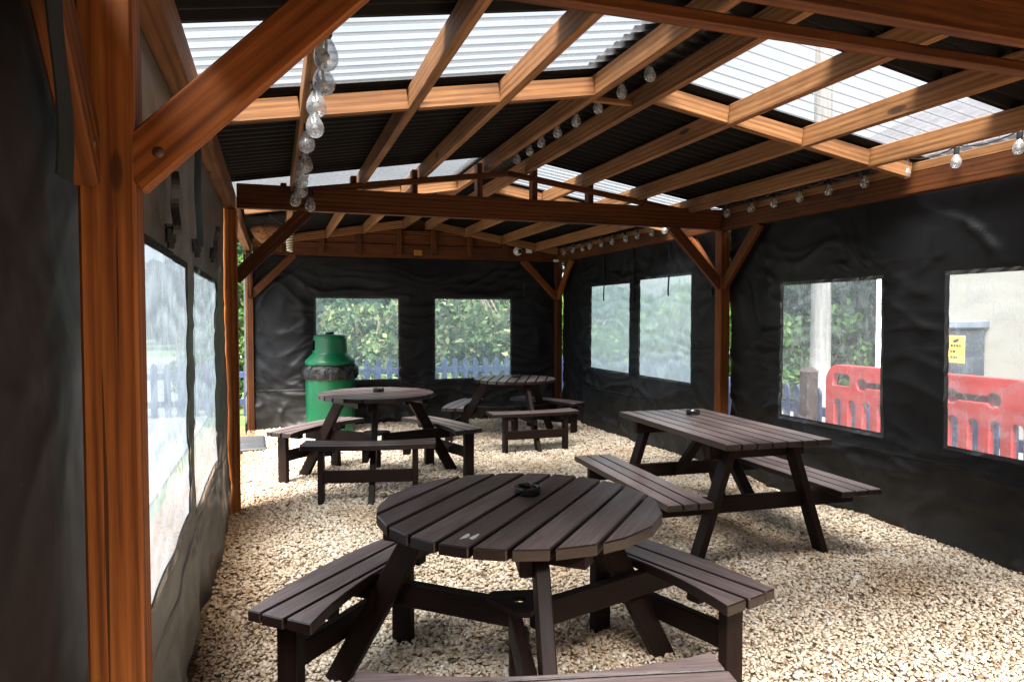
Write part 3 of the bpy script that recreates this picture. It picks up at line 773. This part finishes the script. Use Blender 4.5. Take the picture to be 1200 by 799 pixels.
# ---------------------------------------------------------------- small fittings
t = empty('security_camera', (3.33, 9.645, 2.40)); tag(t, 'small white turret security camera on the far beam', 'security camera')
def lath(name, prof, mat, parent, seg=24):
    bm = bmesh.new(); lathe(bm, prof, seg); return bm_obj(name, bm, mat, parent, True)
b = lath('camera_base', [(0, 0), (.062, 0), (.066, .02), (.058, .045), (0, .045)], WHITE_P, t); b.rotation_euler = (PI/2, 0, 0)
b = lath('camera_ball', [(0, -.05), (.03, -.045), (.05, -.02), (.052, .0), (.05, .02), (.03, .045), (0, .05)], WHITE_P, t); b.location = (0, -.05, 0); b.rotation_euler = (PI/2, 0, 0)
b = lath('lens', [(0, .012), (.026, .010), (.030, 0), (.030, -.01)], BLACK, t); b.location = (.005, -.098, -.012); b.rotation_euler = (PI/2, 0, 0)
bm = bmesh.new(); add_box(bm, 0, -.025, 0, .09, .05, .09, .006); add_box(bm, 0, -.055, 0, .05, .012, .05, .004); lathe(bm, [(0, .04), (.012, .04), (.012, .06), (0, .06)], 10)
o = bm_obj('junction_box', bm, WHITE_P); o.location = (3.50, 9.645, 2.42); tag(o, 'square white junction box beside the security camera', 'junction box')
bm = bmesh.new(); add_box(bm, 0, 0, 0, .10, .05, .035, .005); add_box(bm, -.02, -.03, -.01, .03, .02, .02, .004)
o = bm_obj('motion_sensor', bm, WHITE_P); o.location = (3.93, 9.60, 2.275); tag(o, 'tiny white sensor box at the far right corner post', 'sensor')
bm = bmesh.new(); add_box(bm, 0, 0, 0, .115, .006, .075, .002)
TAGM = simple('orange_label', (.50, .20, .05), .5, nscale=6)
o = bm_obj('notice_plate', bm, TAGM); o.location = (1.885, 9.637, 2.335); tag(o, 'small orange notice plate on the middle of the far beam', 'sign')
bm = bmesh.new()
for r_ in range(3):
    for k in range(5): add_box(bm, -.04+k*.02, -.0045, .02-r_*.02, .012, .003, .007)
bm_obj('lettering', bm, simple('faded_brown_print', (.13, .055, .02), .6, nscale=30), o)
# doorway mat
bm = bmesh.new(); add_box(bm, 0, 0, 0, .50, .85, .035, .008)
for k in range(16): add_box(bm, 0, -.40+k*.0535, .019, .46, .03, .008, .002)
o = bm_obj('door_mat', bm, simple('grey_rubber', (.022, .024, .027), .5, nscale=9, amount=.4)); o.location = (-.36, 8.48, .02); o.rotation_euler = (0, 0, .03)
tag(o, 'grey ribbed mat lying at the doorway by the far left post', 'mat')
# hanging basket and spiral lamp under the left eave of the far bay
t = empty('hanging_basket', (-.03, 7.6, 2.20)); tag(t, 'brown coir lined hanging basket under the left eave beyond the brace', 'hanging basket')
COIR = simple('coir_liner', (.16, .075, .035), .95, .1, nscale=45, amount=.7, bump=1.0)
bm = bmesh.new(); lathe(bm, [(.0, 0), (.09, .012), (.155, .06), (.19, .13), (.195, .165), (.175, .165), (.15, .14), (0, .14)], 40)
for v in bm.verts: v.co += Vector((noise.noise(v.co*30), noise.noise(v.co*31+Vector((3, 0, 0))), noise.noise(v.co*29)))*.010
bm_obj('coir_bowl', bm, COIR, t, True)
bm = bmesh.new()
for k in range(3): tube(bm, [(.19*math.cos(k*2.09), .19*math.sin(k*2.09), .16), (0, 0, .27)], .003, 5)
tube(bm, [(0, 0, .265), (0, 0, .30)], .004, 5); bm_obj('chain', bm, STEEL, t)
t = empty('spiral_lamp', (.155, 7.5, 2.10)); tag(t, 'cream spiral lamp hanging below the left eave purlin', 'lamp')
bm = bmesh.new(); tube(bm, [((.022+.012*i/120)*math.cos(i*.42), (.022+.012*i/120)*math.sin(i*.42), .02+i*.0017) for i in range(121)], .0085, 7)
bm_obj('spiral_tube', bm, simple('cream_glass', (.62, .58, .47), .3, nscale=10, amount=.05), t, True)
lath('lamp_base', [(0, .22), (.03, .22), (.032, .27), (.012, .285), (.006, .31), (0, .31)], WHITE_P, t)

# ---------------------------------------------------------------- outside: picket fences
FBLUE = simple('blue_grey_fence_paint', (.011, .020, .055), .6, .4, nscale=9, amount=.35)
def picket_mesh(h, w=.092):
    bm = bmesh.new(); pts = [(-w/2, 0), (w/2, 0), (w/2, h-.07), (w/2-.012, h-.035), (0, h), (-w/2+.012, h-.035), (-w/2, h-.07)]
    prism(bm, pts, -.01, .01, .003)
    me = bpy.data.meshes.new('picket'); bm.to_mesh(me); bm.free(); me.materials.append(FBLUE)
    me.transform(Matrix.Rotation(PI/2, 4, 'X')); return me
def fence(label, p0, p1, h, zr, spacing, base=-.12):
    p0, p1 = Vector((*p0, base)), Vector((*p1, base)); d = p1-p0; L = d.length; d.normalize()
    t = empty('picket_fence', p0, math.atan2(d.y, d.x)); tag(t, label, 'fence', 'blue picket fences around the garden')
    me = picket_mesh(h-base)
    n = min(96, int(L/spacing))
    for i in range(n):
        o = bpy.data.objects.new('picket', me); COL.objects.link(o); o.parent = t
        o.location = ((i+.5)*spacing, 0, random.uniform(-.008, .008)); o.rotation_euler = (0, random.uniform(-.012, .012), 0)
    for z in zr: beam('rail', (0, .035, z-base), (L, .035, z-base), .045, .10, FBLUE, t)
    for i in range(int(L/2)+1): beam('fence_post', (min(i*2.0, L), .06, 0), (min(i*2.0, L), .06, h-base-.03), .09, .09, FBLUE, t)
fence('blue grey picket fence behind the far end sheet in front of the shrubs', (-3.0, 12.0), (9.0, 12.0), .745, (.535, .1), .19)
fence('dark blue picket fence outside the right hand windows behind the red barriers', (5.62, 11.9), (5.62, 1.0), .69, (.42, .05), .165)
bm = bmesh.new(); prism(bm, [(-.07, -.07), (.07, -.07), (.07, .07), (-.07, .07)], -.12, .86, .01)
bmesh.ops.create_cone(bm, cap_ends=True, segments=4, radius1=.11, radius2=.02, depth=.06, matrix=Matrix.Translation((0, 0, .89)) @ Matrix.Rotation(PI/4, 4, 'Z'))
o = bm_obj('gate_post', bm, simple('dark_brown_stain', (.022, .010, .008), .7, .3, nscale=8, amount=.4)); o.location = (5.50, 6.22, 0); tag(o, 'short brown gate post at the picket fence left of the red barrier', 'gate post')
# red chapter barriers
RED = simple('red_plastic', (.36, .030, .028), .45, .5, nscale=2, amount=.22)
def barrier_mesh():
    cu = bpy.data.curves.new('barrier', 'CURVE'); cu.dimensions = '2D'; cu.fill_mode = 'BOTH'; cu.extrude = .022; cu.bevel_depth = .006; cu.bevel_resolution = 1
    def loop(pts):
        sp = cu.splines.new('POLY'); sp.points.add(len(pts)-1); sp.use_cyclic_u = True
        for p, q in zip(sp.points, pts): p.co = (q[0], q[1], 0, 1)
    def arc(cx, cy, r, a0, a1, n=7): return [(cx+r*math.cos(rad(a0+(a1-a0)*i/n)), cy+r*math.sin(rad(a0+(a1-a0)*i/n))) for i in range(n+1)]
    W, H = 2.0, 1.02
    loop(arc(.03, .03, .03, 180, 270, 3)+arc(W-.03, .03, .03, 270, 360, 3)+arc(W-.16, H-.16, .16, 0, 90)+arc(.16, H-.16, .16, 90, 180))
    # end hand holes
    for x0 in (.075,):
        loop([(x0, H-.20), (x0+.22, H-.20)]+arc(x0+.19, H-.11, .03, 0, 90, 3)+arc(x0+.07, H-.13, .06, 90, 180, 4))
    # two dumbbell recesses along the top band
    for c in (.60, 1.50):
        L = arc(c-.17, H-.165, .062, 30, 330, 10); R = arc(c+.17, H-.165, .062, -150, 150, 10)
        loop(L+R)
    n = 11; sp = (W-.12)/n
    for i in range(n):
        a = .06+i*sp+.038; b = .06+(i+1)*sp-.038; m = (a+b)/2; r = (b-a)/2
        loop([(a, .16), (b, .16)]+arc(m, H-.36, r, 0, 180, 8))
    ob = bpy.data.objects.new('tmp', cu); COL.objects.link(ob)
    dg = bpy.context.evaluated_depsgraph_get(); me = bpy.data.meshes.new_from_object(ob.evaluated_get(dg))
    bpy.data.objects.remove(ob); me.materials.clear(); me.materials.append(RED)
    me.transform(Matrix.Rotation(PI/2, 4, 'X')); return me
bmz = barrier_mesh()
def backing():
    bm = bmesh.new()
    for c in (.60, 1.50): add_box(bm, c, .0, .865, .46, .012, .10, 0)
    return bm
for i, (y, lab) in enumerate(((5.46, 'red plastic pedestrian barrier ending at the gate post, seen through the third right window'), (3.40, 'red plastic pedestrian barrier standing in front of the dark brick outhouse'))):
    t = empty('pedestrian_barrier', (5.06, y, -.02), -PI/2); tag(t, lab, 'barrier', 'red barriers outside the right hand sheet')
    o = bpy.data.objects.new('panel', bmz); COL.objects.link(o); o.parent = t
    bm_obj('recess', backing(), simple('dark_red_plastic', (.13, .012, .03), .5, nscale=4), t)
    for x in (.35, 1.65):
        bm = bmesh.new(); add_box(bm, x, 0, .02, .09, .46, .05, .01); bm_obj('foot', bm, RED, t)
# wooden pole
bm = bmesh.new(); tube(bm, [(0, 0, -.12), (0.01, 0, 1.2), (.0, .01, 3.0), (.02, 0, 7.0)], .13, 18, [.135, .13, .12, .105])
POLE = NT('weathered_pole'); POLE = POLE.done(POLE.principled(POLE.ramp(POLE.noise(POLE.coords(scale=(9, 9, .6)), 3, 5), [(.3, (.075, .07, .066)), (.7, (.15, .142, .135))]), .85))
o = bm_obj('utility_pole', bm, POLE, None, True); o.location = (6.96, 7.67, 0); tag(o, 'weathered grey wooden pole outside beyond the picket fence', 'pole')
# unseen wall added behind the camera to block light from the open end
t = empty('light_blocking_wall', (1.8, -3.2, -.12)); tag(t, 'unseen brown brick wall added behind the camera to cut the front light', 'wall')
bm = bmesh.new(); add_box(bm, 0, 0, 1.9, 11, .3, 3.8, .02); bm_obj('wall', bm, simple('blocking_wall_brick', (.16, .085, .055), .85, .2, nscale=6, amount=.3), t)
bm = bmesh.new(); add_box(bm, 0, 0, 3.85, 11.2, .42, .1, .02); bm_obj('blocking_wall_coping', bm, CONC, t)
# cream building with a dark brick outhouse
CREAM = simple('cream_render', (.27, .25, .215), .85, .2, nscale=1.2, amount=.07)
t = empty('rendered_building', (8.5, 3.0, -.12)); tag(t, 'cream rendered building wall outside the right hand window', 'building')
bm = bmesh.new(); add_box(bm, 4.0, -1.4, 1.85, 8.0, 13.2, 3.7, .02); bm_obj('wall', bm, CREAM, t)
bm = bmesh.new(); prism(bm, [(-.3, 0), (8.3, 0), (4, 2.0)], -8.2, 5.5, 0); r = bm_obj('roof', bm, simple('slate', (.06, .06, .07), .7, nscale=4, amount=.4), t); r.matrix_local = Matrix.Translation((0, 0, 3.70)) @ Matrix.Rotation(PI/2, 4, 'X')
bm = bmesh.new(); tube(bm, [(-.06, 5.12, 0), (-.06, 5.12, 3.6)], .04, 10); bm_obj('drainpipe', bm, WHITE_P, t, True)
bm = bmesh.new(); add_box(bm, -.02, 4.95, 1.05, .03, .09, .55, .02); bm_obj('cable_loop', bm, BUCKLE, t)
def brick():
    n = NT('dark_painted_brick'); v = n.coords('Object', rnd=False)
    mp = n.n('ShaderNodeMapping'); mp.inputs['Rotation'].default_value = (PI/2, 0, PI/2); tc = n.n('ShaderNodeTexCoord'); sx = n.n('ShaderNodeSeparateXYZ'); n.l(tc.outputs['Object'], sx.inputs[0])
    cb = n.n('ShaderNodeCombineXYZ'); n.l(sx.outputs['Y'], cb.inputs[0]); n.l(sx.outputs['Z'], cb.inputs[1])
    br = n.n('ShaderNodeTexBrick'); br.inputs['Scale'].default_value = 4.6; br.inputs['Mortar Size'].default_value = .012
    br.inputs['Color1'].default_value = (.020, .026, .038, 1); br.inputs['Color2'].default_value = (.032, .038, .052, 1); br.inputs['Mortar'].default_value = (.012, .014, .02, 1)
    n.l(cb.outputs[0], br.inputs['Vector'])
    return n.done(n.principled(br.outputs['Color'], .6, n.bump(br.outputs['Fac'], .4, .01)))
t = empty('brick_outhouse', (8.15, 6.95, -.12)); tag(t, 'low dark blue brick outhouse against the cream wall carrying a yellow sign', 'outhouse')
bm = bmesh.new(); add_box(bm, 0, .0, .71, .66, .88, 1.42, .01); bm_obj('wall', bm, brick(), t)
bm = bmesh.new(); add_box(bm, -.01, .0, 1.475, .76, .96, .11, .02); bm_obj('roof', bm, simple('lead_capping', (.10, .115, .14), .55, nscale=7, amount=.25), t)
# yellow sign: emblem and print too small to read
t = empty('yellow_sign', (7.80, 6.35, 1.06)); tag(t, 'yellow notice sign with a black emblem fixed to the dark brick outhouse', 'sign')
bm = bmesh.new(); add_box(bm, 0, 0, 0, .012, .22, .33, .004); bm_obj('plate', bm, simple('yellow_sign_paint', (.72, .44, .07), .5, nscale=5, amount=.06), t)
bm = bmesh.new()
prism(bm, [(-.04, .095), (-.01, .085), (.03, .10), (.04, .13), (.0, .125), (-.03, .11)], 0, .003, 0)
for r_, ws in enumerate(((.03, .022, .026, .018), (.02, .03), (.028, .022, .016))):
    y = -.07
    for w in ws: prism(bm, [(y, .035-r_*.07), (y+w, .035-r_*.07), (y+w, .058-r_*.07), (y, .058-r_*.07)], 0, .003, 0); y += w+.012
o = bm_obj('emblem', bm, BUCKLE, t); o.matrix_local = Matrix(((0, 0, -1, -.0065), (-1, 0, 0, 0), (0, 1, 0, 0), (0, 0, 0, 1)))

# ---------------------------------------------------------------- trees, shrubs, banks
def leaf_cloud(name, blobs, n, size, mat):
    C = np.array([b[:3] for b in blobs]); R = np.array([b[3:6] for b in blobs]); w = (R.prod(1))**(2/3); w /= w.sum()
    k = rng.choice(len(blobs), n, p=w); d = rng.normal(size=(n, 3)); d /= np.linalg.norm(d, axis=1)[:, None]
    rr = rng.uniform(.35, 1.0, n)**.5; ctr = C[k]+d*R[k]*rr[:, None]+rng.normal(0, .05, (n, 3))
    a = rng.normal(size=(n, 3)); a /= np.linalg.norm(a, axis=1)[:, None]; b = np.cross(a, rng.normal(size=(n, 3))); b /= np.linalg.norm(b, axis=1)[:, None]
    s = size*rng.uniform(.6, 1.4, n)[:, None]
    V = np.stack([ctr-a*s, ctr+b*s*.55, ctr+a*s, ctr-b*s*.55], 1).reshape(-1, 3); F = np.arange(4*n).reshape(n, 4)
    me = np_mesh(name, V, F); me.materials.append(mat); return me
def make_tree(name, cat, blobs, n, size, mat, limbs):
    t = empty(name); t['category'] = cat
    o = bpy.data.objects.new('crown', leaf_cloud('crown', blobs, n, size, mat)); COL.objects.link(o); o.parent = t
    bm = bmesh.new()
    for pts, ra, rb in limbs: tube(bm, pts, ra, 8, list(np.linspace(ra, rb, len(pts))))
    bm_obj('trunk', bm, BARK, t, True); return t
def rblobs(n, sx, sy, z0, z1, r0, r1): return [(random.uniform(-sx, sx), random.uniform(-sy, sy), random.uniform(z0, z1), random.uniform(r0, r1), random.uniform(r0, r1), random.uniform(r0, r1)*.8) for _ in range(n)]
def stems(n, h, r, sp): return [([(random.uniform(-.15, .15), random.uniform(-.15, .15), 0), (random.uniform(-sp, sp)*.4, random.uniform(-sp, sp)*.4, h*.5), (random.uniform(-sp, sp), random.uniform(-sp, sp), h)], r, r*.35) for _ in range(n)]
shrub = make_tree('garden_shrub', 'shrub', rblobs(15, .95, .6, .35, 2.0, .30, .60), 4200, .070, LEAF_Y, stems(6, 1.9, .035, .7))
bush = make_tree('dark_bush', 'bush', rblobs(12, 1.2, .7, .35, 1.7, .35, .65), 4200, .075, LEAF_G, stems(5, 1.5, .03, .7))
tree = make_tree('broadleaf_tree', 'tree', rblobs(22, 2.3, 2.0, 2.3, 6.5, .7, 1.3), 9000, .14, LEAF_D, [([(0, 0, -.1), (.1, .05, 1.4), (-.2, .1, 3.2), (.0, .2, 5.5)], .19, .05), ([(.08, .05, 1.3), (.7, .2, 2.6), (1.3, .3, 4.2)], .09, .03), ([(.0, .05, 1.7), (-.7, -.2, 3.0), (-1.3, -.2, 4.6)], .08, .03)])
gtree = make_tree('green_tree', 'tree', rblobs(20, 2.0, 1.8, 1.6, 5.6, .7, 1.2), 9000, .12, LEAF_G, [([(0, 0, -.1), (.06, .05, 1.0), (.2, .1, 2.4), (.1, .2, 4.6)], .16, .05), ([(.05, .05, .9), (-.6, .2, 2.2), (-1.1, .3, 3.6)], .09, .03)])
def plant(proto, first, loc, rz, sc, label, group):
    o = proto if first else copy_tree(proto)
    o.location = (*loc, -.12); o.rotation_euler = (0, 0, rz); o.scale = (sc*(.60 if 'tree' in group else 1),)*3; o['label'] = label; o['group'] = group
SH = [((2.9, 13.6), 1.0, 'yellow green shrub centred in the right hand far window'), ((4.4, 13.9), 1.1, 'yellow green shrub at the right edge of the right hand far window'),
      ((1.75, 13.9), .85, 'low yellow green shrub showing in the right half of the left hand far window')]
for i, (p, s, l) in enumerate(SH): plant(shrub, i == 0, p, i*1.3, s, l, 'shrubs behind the far picket fence')
BU = [((.4, 13.2), .62, 'low dark bush behind the far fence directly behind the bin'), ((5.9, 13.4), 1.0, 'green bush beyond the far corner post'), ((8.0, 13.6), 1.15, 'green bush furthest right behind the far picket fence'),
      ((9.3, 11.2), 1.1, 'green bush outside the milky window nearest the corner'), ((8.9, 9.4), .9, 'green bush just left of the wooden pole'), ((-.9, 13.4), .6, 'low bush left of the bin behind the far fence'), ((10.9, 12.4), 1.35, 'tall green bush on the grassy bank left of the wooden pole'), ((12.4, 11.9), 1.4, 'tall green bush on the grassy bank directly behind the wooden pole'), ((13.0, 10.6), 1.35, 'tall green bush on the grassy bank beside the cream building')]
for i, (p, s, l) in enumerate(BU): plant(bush, i == 0, p, i*2.1, s, l, 'bushes behind the fences')
TR = [((.9, 19.5), 1.0, 'dark tree with a forked trunk seen through the left hand far window'), ((3.6, 21.0), 1.2, 'tall dark tree behind the shrubs of the right hand far window'), ((-2.5, 22.0), 1.2, 'dark tree showing through the open doorway'),
      ((7.0, 19.0), 1.1, 'dark tree beyond the far right corner'), ((12.5, 14.5), 1.15, 'dark tree outside the milky right windows'), ((16.5, 16.5), 1.1, 'dark tree behind the wooden pole'),
      ((-17, 20), .8, 'dark tree across the car park furthest from the doorway'), ((-19, 12), .75, 'dark tree across the car park opposite the left windows'), ((-20, 4), .8, 'dark tree across the car park nearest the camera')]
for i, (p, s, l) in enumerate(TR): plant(tree, i == 0, p, i*1.7, s, l, 'dark trees around the garden')
GT = [((10.6, 12.2), 1.0, 'mid green tree outside the wider milky window'), ((14.5, 13.0), 1.0, 'mid green tree right of the wooden pole'), ((-.6, 17.0), .8, 'mid green tree seen through the gap beside the far left post'), ((5.6, 17.0), 1.0, 'mid green tree behind the corner post'), ((20, 15), 1.2, 'mid green tree furthest right behind the grassy bank')]
for i, (p, s, l) in enumerate(GT): plant(gtree, i == 0, p, i*1.1, s, l, 'green trees around the garden')
# far woods so no bare horizon shows, a grassy bank beyond the right fence
def wood_mesh():
    bl = []
    for a in np.linspace(rad(-75), rad(75), 60):
        r = 42+random.uniform(-4, 4); bl.append((r*math.sin(a), r*math.cos(a), random.uniform(.8, 2.4), 2.6, 2.6, random.uniform(1.6, 2.4)))
    return leaf_cloud('far_wood', bl, 26000, .45, LEAF_D)
o = bpy.data.objects.new('far_wood', wood_mesh()); COL.objects.link(o); tag(o, 'far belt of dark woodland around the garden', 'wood', kind='stuff')
bk = grid_mesh('grass_bank', np.linspace(9.2, 26, 40), np.linspace(8.6, 15.5, 30), lambda X, Y: -.13+1.25*np.clip((X-9.2)/3.2, 0, 1)**1.2*np.clip((Y-8.6)/1.0, 0, 1)+.05*np.sin(X*3)*np.cos(Y*2))
BANK = NT('bright_grass'); BANK = BANK.done(BANK.principled(BANK.ramp(BANK.noise(BANK.coords('Object', rnd=False), 6, 6, .65), [(.3, (.07, .12, .025)), (.7, (.19, .26, .07))]), .9, None, .2))
o = link('grass_bank', bk, BANK, smooth=True); tag(o, kind='structure')

# ---------------------------------------------------------------- sky, sun, camera
W = bpy.data.worlds.new('World'); S.world = W; W.use_nodes = True; nt = W.node_tree; nt.nodes.clear()
SUN_EL, SUN_AZ = rad(60), rad(204)      # azimuth clockwise from +Y
sky = nt.nodes.new('ShaderNodeTexSky'); sky.sky_type = 'NISHITA'; sky.sun_disc = False; sky.sun_elevation = SUN_EL; sky.sun_rotation = SUN_AZ
sky.air_density = 1.0; sky.dust_density = 4.0; sky.ozone_density = 1.0
hs = nt.nodes.new('ShaderNodeHueSaturation'); hs.inputs['Saturation'].default_value = .35
bg = nt.nodes.new('ShaderNodeBackground'); bg.inputs['Strength'].default_value = .052; wo = nt.nodes.new('ShaderNodeOutputWorld')
nt.links.new(sky.outputs[0], hs.inputs['Color']); nt.links.new(hs.outputs[0], bg.inputs['Color']); nt.links.new(bg.outputs[0], wo.inputs['Surface'])
ld = bpy.data.lights.new('sun', 'SUN'); ld.energy = 4.0; ld.angle = rad(48); ld.color = (1, .96, .9)
so = bpy.data.objects.new('sun', ld); COL.objects.link(so)
sd = Vector((math.sin(SUN_AZ)*math.cos(SUN_EL), math.cos(SUN_AZ)*math.cos(SUN_EL), math.sin(SUN_EL)))
so.rotation_euler = sd.to_track_quat('Z', 'Y').to_euler(); so.location = (0, -3, 12)

f, yaw, pitch, roll, H = 826.53, .3249, .0346, -.0008, 1.46
cy, sy, cp, sp_ = math.cos(yaw), math.sin(yaw), math.cos(pitch), math.sin(pitch)
fw = Vector((sy*cp, cy*cp, -sp_)); rt = Vector((cy, -sy, 0)); up = rt.cross(fw)
rt, up = math.cos(roll)*rt+math.sin(roll)*up, -math.sin(roll)*rt+math.cos(roll)*up
cd = bpy.data.cameras.new('camera'); cam = bpy.data.objects.new('camera', cd); COL.objects.link(cam)
M = Matrix((rt, up, -fw)).transposed().to_4x4(); M.translation = (0, 0, H); cam.matrix_world = M
cd.sensor_width = 36; cd.lens = 36*f/1200; cd.clip_end = 1000; cd.clip_start = .05
S.camera = cam
S.render.engine = 'CYCLES'
S.cycles.use_denoising = True
S.cycles.max_bounces = 10; S.cycles.diffuse_bounces = 5; S.cycles.transparent_max_bounces = 16; S.cycles.transmission_bounces = 6
S.cycles.caustics_reflective = False; S.cycles.caustics_refractive = False; S.cycles.sample_clamp_indirect = 6
S.view_settings.view_transform = 'Standard'; S.view_settings.look = 'None'; S.view_settings.exposure = 3.48; S.view_settings.gamma = 1.0
